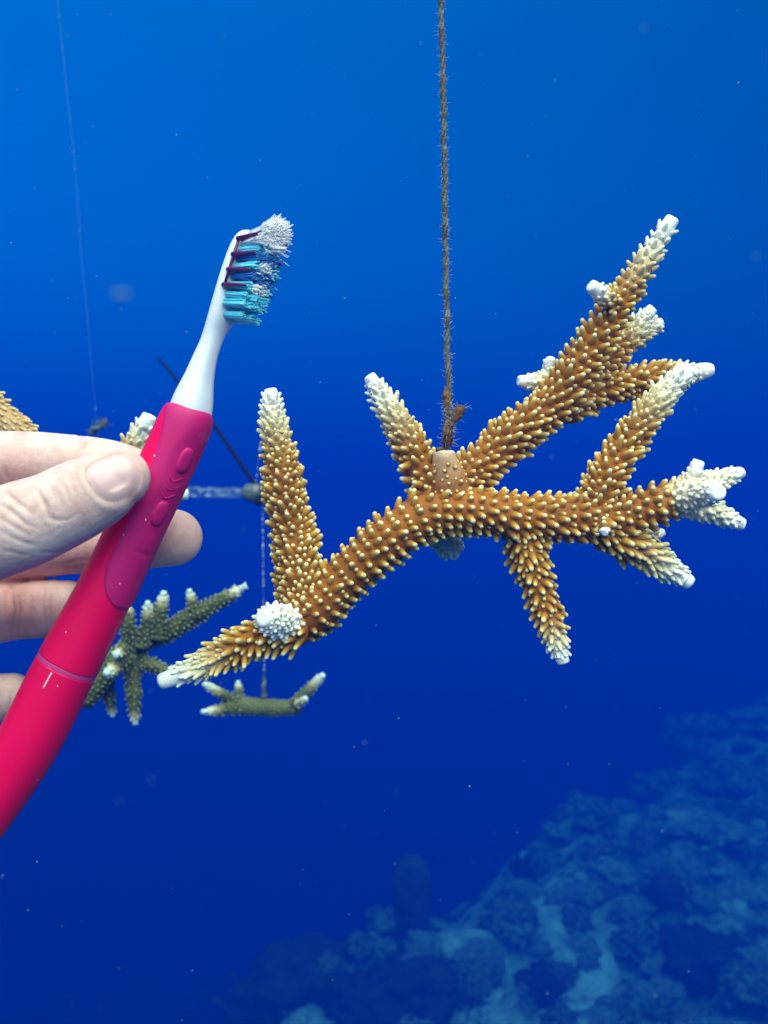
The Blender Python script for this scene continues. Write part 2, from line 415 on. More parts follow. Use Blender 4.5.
# sand patches: low drifts of their own
for i, (u, v, rx, ry, lab) in enumerate([(545, 985, 95, 46, 'bright white sand patch between dark mounds'), (415, 975, 30, 12, 'narrow pale sand strip behind the squat sponge'),
                                   (678, 905, 12, 12, 'small bright sand patch beside a sponge'), (560, 975, 20, 10, 'thin tongue of white sand')]):
    p = on_ground(u, v); k = p[1] / F; v_, f_ = [], []
    R = 40; ring = []
    for t in (0.02, .25, .5, .75, .9, 1.0):
        for a in range(R):
            an = 2 * math.pi * a / R
            w = 1 + .35 * noise.fractal(Vector((math.cos(an) * 1.6 + i * 5, math.sin(an) * 1.6, .3)), 1, 2, 3)
            x = p[0] + math.cos(an) * rx * k * t * w; y = p[1] + math.sin(an) * ry * k * t * w / .45
            v_.append((x, y, max(ground_z(x, y), p[2] - .1) + .05 * (1 - t ** 4) - (.06 if t == 1 else 0)))
    f_ = [(j * R + a, j * R + (a + 1) % R, (j + 1) * R + (a + 1) % R, (j + 1) * R + a) for j in range(5) for a in range(R)]
    f_ += [tuple(range(R))[::-1]]
    mb = MB(); mb.add(v_, f_); o = mb.build('sand_patch', M_SAND, origin=p); tag(o, None, None, None, 'structure')

# ------------------------------------------------------------------ staghorn corals
def corallite(base, n, t, length, rad, lean, pale, seg=8):
    """one little cup: tapered, leaning towards the branch tip, with a sunken mouth"""
    d = nrm(n * math.cos(lean) + t * math.sin(lean)); bend = nrm(t) * .22
    x = nrm(np.cross(d, n + .01)); y = np.cross(d, x); v = []; tip = []
    prof = ((-.25, 1.75, 0), (.08, 1.40, .05), (.42, 1.02, .36), (.76, .80, .72), (.94, .58, 1), (1.0, .30, 1))
    for k, r, w in prof:
        c = base + d * length * k + bend * length * k * k * .6
        for a in range(seg):
            an = 2 * math.pi * a / seg
            v.append(c + (x * math.cos(an) + y * math.sin(an)) * rad * r); tip.append(w)
    f = [(i * seg + a, i * seg + (a + 1) % seg, (i + 1) * seg + (a + 1) % seg, (i + 1) * seg + a) for i in range(len(prof) - 1) for a in range(seg)]
    v.append(base + d * length * .96 + bend * length * .55); tip.append(.7); b = (len(prof) - 1) * seg
    f += [(len(v) - 1, b + a, b + (a + 1) % seg) for a in range(seg)]
    return v, f, tip

def build_coral(name, label, depth, branches, mat, singles=0, sp=4.5e-3, seed=1, group=None, min_pale=0.0, cl=1.0):
    """branches: dict(pts=[(u, v, r_px, ddepth)...], tip=r_px of the white tip, tl=tip length px, white=px of paling, len=corallite factor, pale=base)"""
    rnd = random.Random(seed); curves = []
    for b in branches:
        c, r, s = uv_curve(b['pts'], depth, 40)
        c = c + np.array([noise.noise_vector(Vector(x) * 55 + Vector((seed, 0, 0))) for x in c]) * np.minimum(r * .12, .0012)[:, None]
        r = r * np.array([1 + .10 * noise.noise(Vector(x) * 110 + Vector((0, seed, 0))) for x in c]); curves.append((c, r, s))
    th = thing(name, label, 'coral', np.mean([c[0].mean(0) for c in curves], axis=0), group)
    cand = []
    for bi, b in enumerate(branches):
        c, r, s = curves[bi]; Ltot = s[-1]; k = depth / F
        wl = b.get('white', 45) * k * 1.05; tl = b.get('tl', 16) * k; tr = b.get('tip', 7) * k; bp = max(b.get('pale', 0), min_pale)
        pale_at = lambda q, bp=bp, Ltot=Ltot, wl=wl, tl=tl: max(bp, float(sstep(Ltot - wl, Ltot - tl * .4, q)) if wl > tl else 0.0)
        # body
        rb = np.maximum(r * .98, tr * .9)
        if b.get('tip', 7) > 0: rb = np.where(s > Ltot - tl, np.minimum(rb, tr * .97), rb)
        cc, rc = (c[:-1], rb[:-1]) if b.get('tip', 7) > 0 or b.get('mat') else round_end(c, rb, 4)
        if b.get('mat'): rc[-2:] *= (.97, .86)
        if bi > 0:   # root each branch inside its parent with a flare
            rc[:3] *= (1.12, 1.08, 1.03)
        v, f = tube_rings(cc, rc, 22)
        v = [np.array(q) + .00035 * np.array(noise.noise_vector(Vector(q) * 260)) for q in v]
        pl = [pale_at(s[min(i, len(s) - 1)]) for i in range(len(cc)) for _ in range(22)] + [bp, 1]
        tn = np.array([b.get('grad', 0) * (i / len(cc)) ** 2.4 for i in range(len(cc)) for _ in range(22)] + [0, b.get('grad', 0)])
        mb = MB(); mb.add(v, f, pale=np.array(pl) * .84, tipness=tn)
        bo = mb.build('branch', b.get('mat', mat), th)
        if b.get('tip', 7) > 0:   # the axial polyp: blunt white tip
            d = nrm(c[-1] - c[-4]); n0 = c[-1] - d * tl * .9
            ts = np.array([0, .3, .62, .88, .96, .995, 1.006, 1.010]); tcur = np.array([n0 + d * tl * 1.12 * q for q in ts])
            trr = tr * np.array([1.10, 1.06, .98, .90, .80, .62, .38, .2]) * rnd.uniform(.95, 1.06)
            v, f = tube_rings(tcur, trr, 14)
            v = [np.array(q) + .0004 * np.array(noise.noise_vector(Vector(q) * 330)) for q in v]
            mb = MB(); mb.add(v, f, pale=[.84 + .16 * float(sstep(0, .6, x)) for x in ts for _ in range(14)] + [.84, 1], tipness=1.0); mb.build('branch_tip', mat, bo)
        if b.get('bare'): continue
        # corallites in loose spirals
        t, N, B = frames(c); q = b.get('start', .002); ph = rnd.uniform(0, 6); row = 0
        fl = b.get('len', 1.0) * cl; spx = b.get('sp', sp)
        placed = []; spots = []
        for pas, (k_sp, k_min) in enumerate(((.55, .80), (.42, .52))):
            q = b.get('start', .002)
            while q < Ltot - tl * .55:
                i = min(int(np.searchsorted(s, q)), len(s) - 1)
                near = float(sstep(Ltot - wl * 1.2, Ltot - tl * .5, q)); step = spx * k_sp * (1 - .27 * near)
                num = max(7, int(round(2 * math.pi * (rb[i] + .0006) / step))); ph = rnd.uniform(0, 6)
                spots += [(pas, k_min, q + rnd.gauss(0, .0005), ph + 2 * math.pi * (a + rnd.uniform(-.3, .3)) / num, near) for a in range(num)]
                q += step
            block = spots[-0:] if False else [x for x in spots if x[0] == pas]
            if pas: rnd.shuffle(block)
            for (_, km, jq, an, near) in block:
                i2 = min(int(np.searchsorted(s, max(jq, 0))), len(s) - 1)
                n = N[i2] * math.cos(an) + B[i2] * math.sin(an); base = c[i2] + n * rb[i2] * .97
                lim = spx * km * (1 - .27 * near)
                if placed and np.min(np.linalg.norm(np.array(placed) - base, axis=1)) < lim: continue
                inside = False
                for bj, (c2, r2, s2) in enumerate(curves):
                    if bj == bi: continue
                    dd = np.linalg.norm(c2 - base, axis=1); m = int(np.argmin(dd - r2))
                    if dd[m] < r2[m] * .96: inside = True; break
                if inside: continue
                placed.append(base)
                size = rnd.choice((.8, .9, .97, 1.0, 1.06, 1.14, 1.28)) * rnd.uniform(.9, 1.1) if pas == 0 else rnd.uniform(.34, .6)
                fld = noise.noise(Vector(base) * 75 + Vector((3, seed, 0))); size *= 1 + .3 * fld
                ln = .0031 * fl * size * (1 - .38 * near); ra = .00116 * b.get('cr', 1) * (cl ** .6) * (.55 + .45 * size) * (1 - .34 * near)
                lean = math.radians(b.get('lean', 36) * .82 + 16 * near + 14 * noise.noise(Vector(base) * 60) + rnd.gauss(0, 9))
                vv = corallite(base, n, t[i2], ln, ra, lean, 0, 8 if singles else 6)
                facing = -n[1] + .15 * n[2]
                cand.append((facing * .6 + size * .4 + rnd.random() * .1, bo, vv, min(1, pale_at(jq) * 1.05), bp))
    cand.sort(key=lambda x: -x[0])
    rest = MB()
    for j, (_, bo, (v, f, tip), pale, bp) in enumerate(cand):
        tt = np.array(tip); pv = np.clip(pale * (.72 + .36 * tt) if bp < .5 else pale * (.8 + .2 * tt), 0, 1)
        if j < singles:
            mb = MB(); mb.add(v, f, tipness=tt, pale=pv); mb.build('corallite', mat, bo)
        else: rest.add(v, f, tipness=tt, pale=pv)
    if rest.v: o = rest.build('corallite_cover', mat, th); o['kind'] = 'stuff'
    return th

D = .38
main_branches = [
    dict(pts=[(292, 628, 18.0, .004), (312, 612, 24.3, .002), (345, 578, 22.5, 0), (385, 545, 21.6, -.002), (425, 516, 23.4, -.003), (470, 509, 22.5, -.002), (520, 515, 21.6, 0),
              (570, 518, 20.7, .002), (620, 516, 19.8, .003), (660, 503, 18.0, .002), (690, 492, 15.3, 0)], tip=0, white=30, tl=6, sp=3.85e-3, lean=20, len=.95),
    dict(pts=[(306, 612, 24, .002), (297, 560, 20, 0), (287, 505, 18, -.001), (279, 450, 13.5, -.002), (271, 392, 6.5, -.003)], tip=6.8, tl=15, white=75, lean=34),
    dict(pts=[(300, 630, 15, -.004), (262, 636, 14, -.014), (225, 654, 12.5, -.022), (164, 681, 8, -.030)], tip=8.2, tl=26, white=72, len=1.5, lean=46),
    dict(pts=[(290, 622, 15, -.006), (275, 621, 15, -.018), (263, 618, 12, -.026)], tip=9, tl=8, white=60, pale=.95, cr=.92, sp=3.6e-3, len=.8*.95, lean=20),
    dict(pts=[(438, 500, 22, .002), (420, 466, 16, 0), (398, 425, 12.5, -.002), (370, 378, 7, -.005)], tip=7.5, tl=16, white=85, len=1.2, lean=40, sp=4.1e-3, cr=1.0),
    dict(pts=[(449, 500, 24, .000), (447, 474, 17, -.004), (445, 460, 12.5, -.006), (445, 449, 11.5, -.006)], tip=0, tl=24, white=1, len=.6, cr=1.0, lean=10, sp=6.2e-3, mat=M_STUB, grad=1.0),
    dict(pts=[(440, 500, 20.2, .010), (475, 470, 18.4, .012), (515, 435, 18.4, .014), (555, 402, 18.4, .014), (598, 338, 15.6, .010), (636, 276, 11.5, .006), (671, 222, 6.9, .002)],
         tip=8, tl=24, white=95, len=1.15, lean=38, sp=4.1e-3, cr=1.0),
    dict(pts=[(617, 305, 9, .004), (604, 297, 7.5, 0), (592, 287, 6.5, -.004)], tip=7, tl=13, white=32, len=.8),
    dict(pts=[(578, 385, 14, .026), (605, 360, 13, .030), (630, 336, 11, .032), (651, 310, 8, .032)], tip=7.5, tl=16, white=58, len=1.1),
    dict(pts=[(634, 340, 8, .036), (648, 330, 7, .038), (660, 322, 6, .038)], tip=6.5, tl=10, white=40),
    dict(pts=[(560, 410, 16, .024), (600, 390, 14.5, .028), (640, 383, 13.5, .030), (694, 372, 9, .030)], tip=8, tl=12, white=36, len=1.15),
    dict(pts=[(556, 398, 12, .020), (546, 385, 10, .022), (534, 382, 8, .022), (520, 381, 6, .020)], tip=6.5, tl=12, white=48, pale=.55, cr=.92, sp=3.6e-3, len=.8*.8),
    dict(pts=[(550, 385, 9, .022), (549, 372, 7, .022), (551, 360, 5.5, .020)], tip=5.8, tl=11, white=40, pale=.6, cr=.92, sp=3.6e-3, len=.8*.7),
    dict(pts=[(592, 512, 18, .004), (610, 470, 15.5, .002), (636, 430, 14, 0), (662, 398, 11.5, -.002), (688, 371, 9, -.004)], tip=9.5, tl=18, white=82, len=1.2, lean=42, sp=4.1e-3, cr=1.0),
    dict(pts=[(680, 384, 7, -.004), (694, 374, 7.2, -.003), (709, 370, 7, -.002)], tip=7.2, tl=13, white=50, pale=.9, cr=.92, sp=3.6e-3, len=.8*.5),
    dict(pts=[(682, 492, 14, .000), (692, 480, 9, -.002), (698, 463, 6.5, -.004)], tip=7, tl=13, white=45, pale=.55, cr=.92, sp=3.6e-3, len=.8*.9),
    dict(pts=[(688, 492, 15, .000), (714, 482, 10, .004), (740, 472, 6.5, .008)], tip=6.8, tl=15, white=55, pale=.8, cr=.92, sp=3.6e-3, len=.8*.9),
    dict(pts=[(684, 496, 14, -.002), (703, 494, 11, -.014), (718, 492, 8, -.024)], tip=8.2, tl=10, white=55, pale=.8, cr=.92, sp=3.6e-3, len=.8*.9),
    dict(pts=[(684, 500, 15, .004), (712, 511, 10, .006), (741, 524, 6.5, .008)], tip=7, tl=14, white=60, pale=.75, cr=.92, sp=3.6e-3, len=.8*.9),
    dict(pts=[(600, 528, 16, .006), (634, 547, 14, .004), (660, 563, 12, .002), (688, 582, 8, 0)], tip=8.5, tl=17, white=70, len=1.25, lean=46),
    dict(pts=[(640, 532, 9, .028), (652, 537, 8, .032), (662, 532, 6, .034)], tip=5, tl=8, white=30, pale=.6, cr=.92, sp=3.6e-3, len=.8*.8),
    dict(pts=[(523, 526, 18, .002), (533, 572, 14, 0), (548, 615, 12, -.002), (563, 661, 6.5, -.004)], tip=6.8, tl=14, white=48, lean=34, len=1.05),
    dict(pts=[(440, 535, 14, .018), (450, 548, 12, .022), (455, 556, 8, .024)], tip=6, tl=8, white=30, pale=.7, cr=.92, sp=3.6e-3, len=.8*.8),
    dict(pts=[(606, 525, 8, -.018), (604, 532, 5, -.024)], tip=4, tl=4, white=6, pale=.05, len=.6),
]
coral = build_coral('staghorn_coral', 'large orange brown staghorn coral with white tips hanging from the fuzzy line', D, main_branches, M_CORAL, 300, 3.8e-3, 3)

# a second coral close behind the hand
build_coral('staghorn_coral', 'yellowish staghorn coral half hidden behind the hand', .50, [
    dict(pts=[(-70, 366, 12), (-28, 396, 17), (8, 427, 18), (55, 470, 18), (110, 486, 15)], tip=0, white=1, tl=3, len=1.2, pale=.3),
    dict(pts=[(104, 484, 13, .01), (130, 452, 11, .008), (149, 417, 8, .004)], tip=8, tl=13, white=52, len=1.2, lean=42),
    dict(pts=[(108, 484, 13, .02), (150, 492, 11, .02), (186, 494, 6, .02)], tip=6.5, tl=12, white=40),
], M_CORAL, 0, 6e-3, 11, cl=1.3)

# the two hanging further back
build_coral('staghorn_coral', 'olive staghorn coral with many short arms seen past the toothbrush', .80, [
    dict(pts=[(85, 705, 7.2, 0), (105, 675, 10.4, 0), (135, 645, 12.0, 0), (165, 632, 10.4, 0), (205, 610, 8.0, -.01), (245, 586, 4.4, -.02)], tip=3.1, tl=6, white=24),
    dict(pts=[(196, 616, 6.4, -.01), (192, 602, 4.8, -.012), (189, 590, 3.2, -.014)], tip=2.5, tl=4, white=13),
    dict(pts=[(155, 638, 8.0, -.01), (160, 615, 6.4, -.012), (164, 592, 4.0, -.014)], tip=3.1, tl=4, white=18),
    dict(pts=[(142, 645, 7.2, -.02), (147, 622, 5.6, -.026), (148, 602, 4.0, -.03)], tip=2.8, tl=4, white=18),
    dict(pts=[(130, 650, 7.2, -.02), (128, 625, 6.4, -.03), (127, 603, 4.0, -.03)], tip=2.8, tl=4, white=13),
    dict(pts=[(132, 655, 9.6, -.01), (133, 690, 7.2, -.02), (135, 724, 3.6, -.02)], tip=2.5, tl=4, white=16),
    dict(pts=[(105, 675, 8.8, .01), (109, 695, 5.6, .01), (113, 716, 3.2, .01)], tip=2.5, tl=4, white=10),
    dict(pts=[(130, 655, 7.2, -.02), (115, 668, 6.4, -.04), (105, 674, 4.8, -.05)], tip=3.1, tl=4, white=16),
    dict(pts=[(140, 660, 7.2, -.01), (158, 668, 5.6, -.02), (176, 673, 3.6, -.02)], tip=2.5, tl=3, white=9),
    dict(pts=[(128, 645, 6.4, -.02), (120, 652, 4.8, -.04), (116, 655, 4.0, -.05)], tip=3.1, tl=3, white=14),
    dict(pts=[(100, 685, 8.8, .01), (88, 698, 6.4, .01), (70, 706, 4.8, .02)], tip=2.5, tl=3, white=9),
], M_CORAL_FAR, 0, 5.0e-3, 21, cl=.75)
build_coral('staghorn_coral', 'small boat shaped staghorn coral hanging from a thin line', .95, [
    dict(pts=[(222, 704, 7.2), (245, 706, 8.8), (270, 708, 8.8), (296, 708, 7.2)], tip=0.0, white=1, tl=3),
    dict(pts=[(290, 709, 6.4), (304, 695, 5.6, -.01), (323, 675, 3.6, -.02)], tip=2.8, tl=4, white=24),
    dict(pts=[(238, 704, 6.4), (222, 694, 4.8, -.01), (204, 684, 3.6, -.02)], tip=2.8, tl=4, white=24),
    dict(pts=[(242, 708, 6.4), (222, 710, 4.8, -.02), (202, 712, 3.2, -.03)], tip=2.5, tl=5, white=21),
    dict(pts=[(240, 702, 5.6), (239, 692, 4.0), (238, 681, 2.8)], tip=2.2, tl=3, white=10),
    dict(pts=[(298, 704, 4.0, -.02), (306, 698, 3.2, -.03)], tip=2.5, tl=3, white=7, pale=.5),
], M_CORAL_FAR, 0, 5.2e-3, 31, cl=.7)

# ------------------------------------------------------------------ lines and frame
def strand(mb, c, R, r, ph, turns, seg=7):
    t, N, B = frames(c); n = len(c); a = np.linspace(0, 2 * math.pi * turns, n) + ph
    h = c + N * (np.cos(a) * R)[:, None] + B * (np.sin(a) * R)[:, None]
    h = h + np.array([noise.noise_vector(Vector(q) * 160) for q in h]) * .00045
    mb.add(*tube_rings(h, np.array([r * (1 + .45 * noise.noise(Vector(q) * 420)) for q in h]), seg))
def fuzz(mb, c, rad, count, lo, hi, rnd, thick=.00009):
    for _ in range(count):
        i = rnd.randrange(1, len(c) - 1); d = nrm([rnd.gauss(0, 1), rnd.gauss(0, 1), rnd.gauss(0, .7)]); l = rnd.uniform(lo, hi)
        p = c[i] + d * rad * .7; e = nrm([rnd.gauss(0, 1), rnd.gauss(0, 1), rnd.gauss(0, 1)])
        q = np.array([p, p + d * l * .5 + e * l * .15, p + d * l + e * l * .5])
        mb.add(*tube_rings(q, np.array([1, .8, .4]) * thick, 4))
rnd = random.Random(9)
top = [(432, -420, 1, 0), (438, -200, 1, 0), (441, 0, 1, 0), (444, 150, 1, 0), (447, 330, 1, 0), (449, 400, 1, -.003), (447, 440, 1, -.006), (446, 452, 1, -.006)]
rc, _, _ = uv_curve(top, D, 420)
rope = thing('line', 'thin brown algae fuzzed line holding up the big staghorn coral', 'rope', rc[-1])
for k in range(3):
    mb = MB(); strand(mb, rc, .00052, .00064, k * 2.094, 26); mb.build('strand', M_ROPE, rope)
mb = MB(); fuzz(mb, rc[100:], .0010, 1500, .0005, .0022, rnd); o = mb.build('algae_fuzz', M_FUZZ, rope); o['kind'] = 'stuff'
kc, _, _ = uv_curve([(447, 446, 1, -.007), (449, 432, 1, -.010), (455, 418, 1, -.010), (461, 407, 1, -.009)], D, 40)
mb = MB()
kv, kf = tube_rings(kc, .0016 + .0005 * np.sin(np.linspace(0, 9, 40)), 12)
mb.add([np.array(q) + .0007 * np.array(noise.noise_vector(Vector(q) * 700)) for q in kv], kf); mb.build('loose_end', M_ALGAE, rope)
lc, _, _ = uv_curve([(447, 390, 1, -.002), (447, 420, 1, -.005), (446, 449, 1, -.007)], D, 40)
mb = MB(); lv, lf = tube_rings(lc, .0013 + .0004 * np.sin(np.linspace(0, 11, 40)), 12)
mb.add([np.array(q) + .0006 * np.array(noise.noise_vector(Vector(q) * 800)) for q in lv], lf); mb.build('knot', M_ALGAE, rope)
mb = MB(); fuzz(mb, kc, .0015, 130, .001, .0035, rnd); fuzz(mb, lc, .0013, 110, .001, .003, rnd); o = mb.build('algae_fuzz', M_FUZZ, rope); o['kind'] = 'stuff'
mb = MB(); bv, bf = ico(3)
mb.add([P(440, 450, D - .009) + q * np.array([.0017, .0014, .0011]) * (1 + .3 * noise.noise(Vector(q) * 3)) for q in bv], bf); mb.build('algae_lump', M_ALGAE, rope)

# nursery frame far behind: clear rod with an end fitting, dark cord, hanging lines
DF = .95
fr = thing('nursery_rod', 'clear horizontal plastic rod with a round end fitting behind the toothbrush', 'rod', P(255, 493, DF))
c, r, s = uv_curve([(-240, 484, 5.5), (60, 489, 5.5), (246, 493, 5.5)], DF, 60); mb = MB(); mb.add(*tube_rings(c, r, 18)); mb.build('rod', M_ROD, fr)
c, r, s = uv_curve([(243, 493, 5), (246, 493, 8), (253, 493, 10), (260, 493, 8.5), (264, 493, 4)], DF, 24); mb = MB()
v, f = tube_rings(c, r, 20); mb.add([np.array(q) + .0012 * np.array(noise.noise_vector(Vector(q) * 120)) for q in v], f); mb.build('end_fitting', M_METAL, fr)
c, r, s = uv_curve([(262, 486, 3), (266, 493, 3.4), (262, 501, 3), (255, 504, 2.6)], DF - .008, 20); mb = MB(); mb.add(*tube_rings(c, r, 10)); mb.build('rope_wrap', M_DARKROPE, fr)
# the dark cord runs away from the fitting into the haze
w = [P(258, 489, DF), P(240, 463, DF + .08), P(213, 424, DF + .25), P(185, 390, DF + .6), P(165, 366, DF + 1.2), P(158, 358, DF + 1.7)]
c, s = catmull(np.array(w), 90); mb = MB(); mb.add(*tube_rings(c, np.linspace(.0022, .0040, 90), 10))
tag(mb.build('dark_cord', M_DARKROPE), 'dark cord running from the rod fitting away into the blue', 'rope')
def line(pts, d0, r, label, name='thin_line', beads=0, n=120):
    c, _, _ = uv_curve([(u, v, 1, dd) for u, v, dd in pts], d0, n)
    c = c + np.array([noise.noise_vector(Vector(q) * 9) for q in c]) * .0012
    th = thing(name, label, 'line', c[-1]); mb = MB(); mb.add(*tube_rings(c, np.full(n, r), 6)); mb.build('filament', M_LINE, th)
    if beads:
        q = random.Random(beads); mb = MB(); v0, f0 = ico(1)
        for _ in range(beads):
            i = q.randrange(n); sz = q.uniform(1.1, 2.6) * r * (1.8 if q.random() < .12 else 1)
            mb.add([c[i] + v * sz * np.array([1, 1, 1.6]) for v in v0], f0)
        o = mb.build('algae_growth', M_FUZZ, th); o['kind'] = 'stuff'
    return c
line([(262, 500, 0), (263, 560, 0), (264, 640, 0), (264, 697, 0)], DF, .00034, 'thin pale line from the rod fitting down to the small boat shaped coral', beads=90)
c, _, _ = uv_curve([(264, 668, 1), (264, 685, 2.4), (264, 698, 3)], DF, 20); mb = MB()
v, f = tube_rings(c, np.linspace(.0008, .0030, 20), 10); mb.add([np.array(q) + .0016 * np.array(noise.noise_vector(Vector(q) * 220)) for q in v], f)
tag(mb.build('algae_tuft', M_METAL), 'algae covered knot where the thin line meets the boat shaped coral', 'algae')
line([(270, 398, 0), (262, 435, 0), (255, 487, 0)], DF, .00034, 'thin pale line rising from the rod fitting behind the tall coral branch', beads=30)
line([(40, -260, 0), (58, 0, 0), (74, 160, 0), (84, 285, 0), (95, 400, 0), (100, 470, 0)], 1.25, .00034, 'faint pale fishing line beside the toothbrush head', beads=14)
c, _, _ = uv_curve([(90, 434, 1), (97, 428, 1), (106, 420, 1)], 1.2, 16); mb = MB(); rn = random.Random(4)
v, f = tube_rings(c, np.full(16, .0045), 8); mb.add([np.array(q) + .004 * np.array(noise.noise_vector(Vector(q) * 160)) for q in v], f); fuzz(mb, c, .004, 50, .004, .012, rn, .0004)
tag(mb.build('algae_tuft', M_METAL), 'little tuft of algae on the faint line above the fingers', 'algae')

# ------------------------------------------------------------------ toothbrush
DB = .32; KB = DB / F; CAM = np.array([0., -1., 0.])
tb = thing('toothbrush', 'hot pink battery toothbrush with white head and splayed bristles held upright', 'toothbrush', P(29, 741, DB))
hs = [(190.5, 407.5, 17), (189.8, 410, 22), (187.5, 416, 25), (182, 429, 26.5), (167, 462, 27), (135, 529, 27.3), (103, 596, 28.6), (67.5, 664.5, 31), (29, 741, 31.5), (-5, 800, 27.5), (-24, 838, 20), (-31, 853, 10), (-33, 857, 3)]
NH = 300; hc, hr, hsm = uv_curve(hs, DB, NH); ht = np.gradient(hc, axis=0); ht /= np.linalg.norm(ht, axis=1)[:, None]
hp = np.cross(CAM, ht)
def h_point(s_px, th, off=0.0):
    s = s_px * KB; i = float(np.interp(s, hsm, np.arange(NH))); i0 = int(min(i, NH - 2)); k = i - i0
    c = hc[i0] * (1 - k) + hc[i0 + 1] * k; r = hr[i0] * (1 - k) + hr[i0 + 1] * k
    d = hp[i0] * math.sin(th) + CAM * math.cos(th)
    return c + d * (r * (.93 + .07 * abs(math.sin(th))) + off)
SEAM = float(np.interp(0, [0], [0])) + hsm[int(np.argmin(np.linalg.norm(hc - P(67.5, 664.5, DB), axis=1)))] / KB
SEND = hsm[-1] / KB
def shell(mb, s_list, seg=56, off=None, cap=True):
    v = [h_point(s, 2 * math.pi * k / seg, off(s) if off else 0.0) for s in s_list for k in range(seg)]
    f = [(i * seg + k, i * seg + (k + 1) % seg, (i + 1) * seg + (k + 1) % seg, (i + 1) * seg + k) for i in range(len(s_list) - 1) for k in range(seg)]
    if cap: f += [tuple(range(seg))[::-1], tuple((len(s_list) - 1) * seg + k for k in range(seg))]
    mb.add(v, f)
mb = MB(); shell(mb, np.concatenate([np.linspace(0, 12, 8), np.linspace(15, SEAM - 4, 70), [SEAM - 2.6, SEAM - 2.2]]), off=lambda s: -.0003 if s > SEAM - 2.4 else 0); mb.build('handle', M_PINK, tb)
mb = MB(); shell(mb, [SEAM - 2.2, SEAM - 1.8, SEAM + 1.8, SEAM + 2.2], off=lambda s: -.00005); mb.build('seam_ring', M_SEAM, tb)
mb = MB(); shell(mb, np.concatenate([[SEAM + 2.2, SEAM + 2.7], np.linspace(SEAM + 4, SEND - 16, 36), np.linspace(SEND - 14, SEND, 12)]), off=lambda s: -.0003 if s < SEAM + 2.4 else 0); mb.build('battery_cap', M_PINK, tb)
# soft panel: raised patch over the right and front of the handle
pb_s = [0, 6, 14, 33, 56, 100, 150, 173, 188, 198, 205, 209]; pb_q = [-.99, -.92, -.72, -.5, -.33, -.22, -.20, -.18, -.02, .22, .52, .80]
S = np.concatenate([np.linspace(.5, 12, 8), np.linspace(15, 180, 70), np.linspace(182, 209, 24)]); NT = 64
grid = []; 
for i, s in enumerate(S):
    th0 = math.asin(np.interp(s, pb_s, pb_q)); th1 = math.pi * 1.02 if s < 180 else math.pi * 1.02 - (s - 180) / 29 * 1.9
    for k in range(NT):
        e = k / (NT - 1); th = th0 + (th1 - th0) * e
        edge = min(1, e / .05, (1 - e) / .05, (209 - s) / 4 + .05)
        off = .00055 * math.sqrt(max(edge, 0))
        # recess round the buttons with contour ridges
        for (bs, bt) in ((50, .80), (107, .80)):
            dd = math.hypot((s - bs) / 30, (th - bt) / .62)
            if dd < 1: off -= .00042 * (1 - dd ** 2)
            if .58 < dd < 1.25: off += .00016 * math.sin((dd - .58) * 42) * (1 if s < bs + 6 or bs > 60 else .2) * max(0, 1 - abs(dd - .9) / .35)
        if 148 < s < 152 and abs(th - .95) < .35: off -= .00025
        grid.append(h_point(s, th, off))
f = [(i * NT + k, i * NT + k + 1, (i + 1) * NT + k + 1, (i + 1) * NT + k) for i in range(len(S) - 1) for k in range(NT - 1)]
mb = MB(); mb.add(grid, f); pan = mb.build('grip_panel', M_PANEL, tb)
for bs, bt in ((50, .80), (107, .80)):
    v = []; f = []; R = 28; rings = (0.02, .3, .55, .75, .88, .96, 1.0)
    for t in rings:
        for a in range(R):
            an = 2 * math.pi * a / R; ex = math.copysign(abs(math.cos(an)) ** .8, math.cos(an)); ey = math.copysign(abs(math.sin(an)) ** .8, math.sin(an))
            v.append(h_point(bs + 13.5 * t * ex, bt + .27 * t * ey, .00105 * (1 - t ** 6) ** .5 if t < 1 else -.0004))
    f = [(j * R + a, j * R + (a + 1) % R, (j + 1) * R + (a + 1) % R, (j + 1) * R + a) for j in range(len(rings) - 1) for a in range(R)] + [tuple(range(R))[::-1]]
    mb = MB(); mb.add(v, f); mb.build('button', M_PANEL, pan)
# embossed power wave between the buttons
for j in range(3):
    pts = [h_point(70 + 9 * j + 3.0 * math.sin(x * 2.4), .52 + .28 * x, .0004) for x in np.linspace(0, 2.2, 22)]
    mb = MB(); mb.add(*tube_rings(np.array(pts), np.full(22, .00022), 6)); mb.build('raised_mark', M_PANEL, pan)
pts = [h_point(SEAM + 5 + t * 17, -.12 - .02 * t, .0001) for t in np.linspace(0, 1, 10)]; mb = MB(); mb.add(*tube_rings(np.array(pts), np.full(10, .00026), 6)); mb.build('alignment_mark', M_MARK, tb)
q_ = random.Random(3); v0, f0 = ico(1)
for s_, th_, z_ in ((58, -.30, .00030), (92, -.12, .00022), (118, .42, .00024), (140, -.05, .00018), (185, .55, .00018), (250, -.35, .0002), (300, .25, .00018)):
    mb = MB(); c0 = h_point(s_, th_, .0006 if s_ < 200 and th_ > -.2 else .0001); mb.add([c0 + p * z_ * np.array([1, 1, q_.uniform(1, 2)]) for p in v0], f0); mb.build('grit', M_MARK, tb)
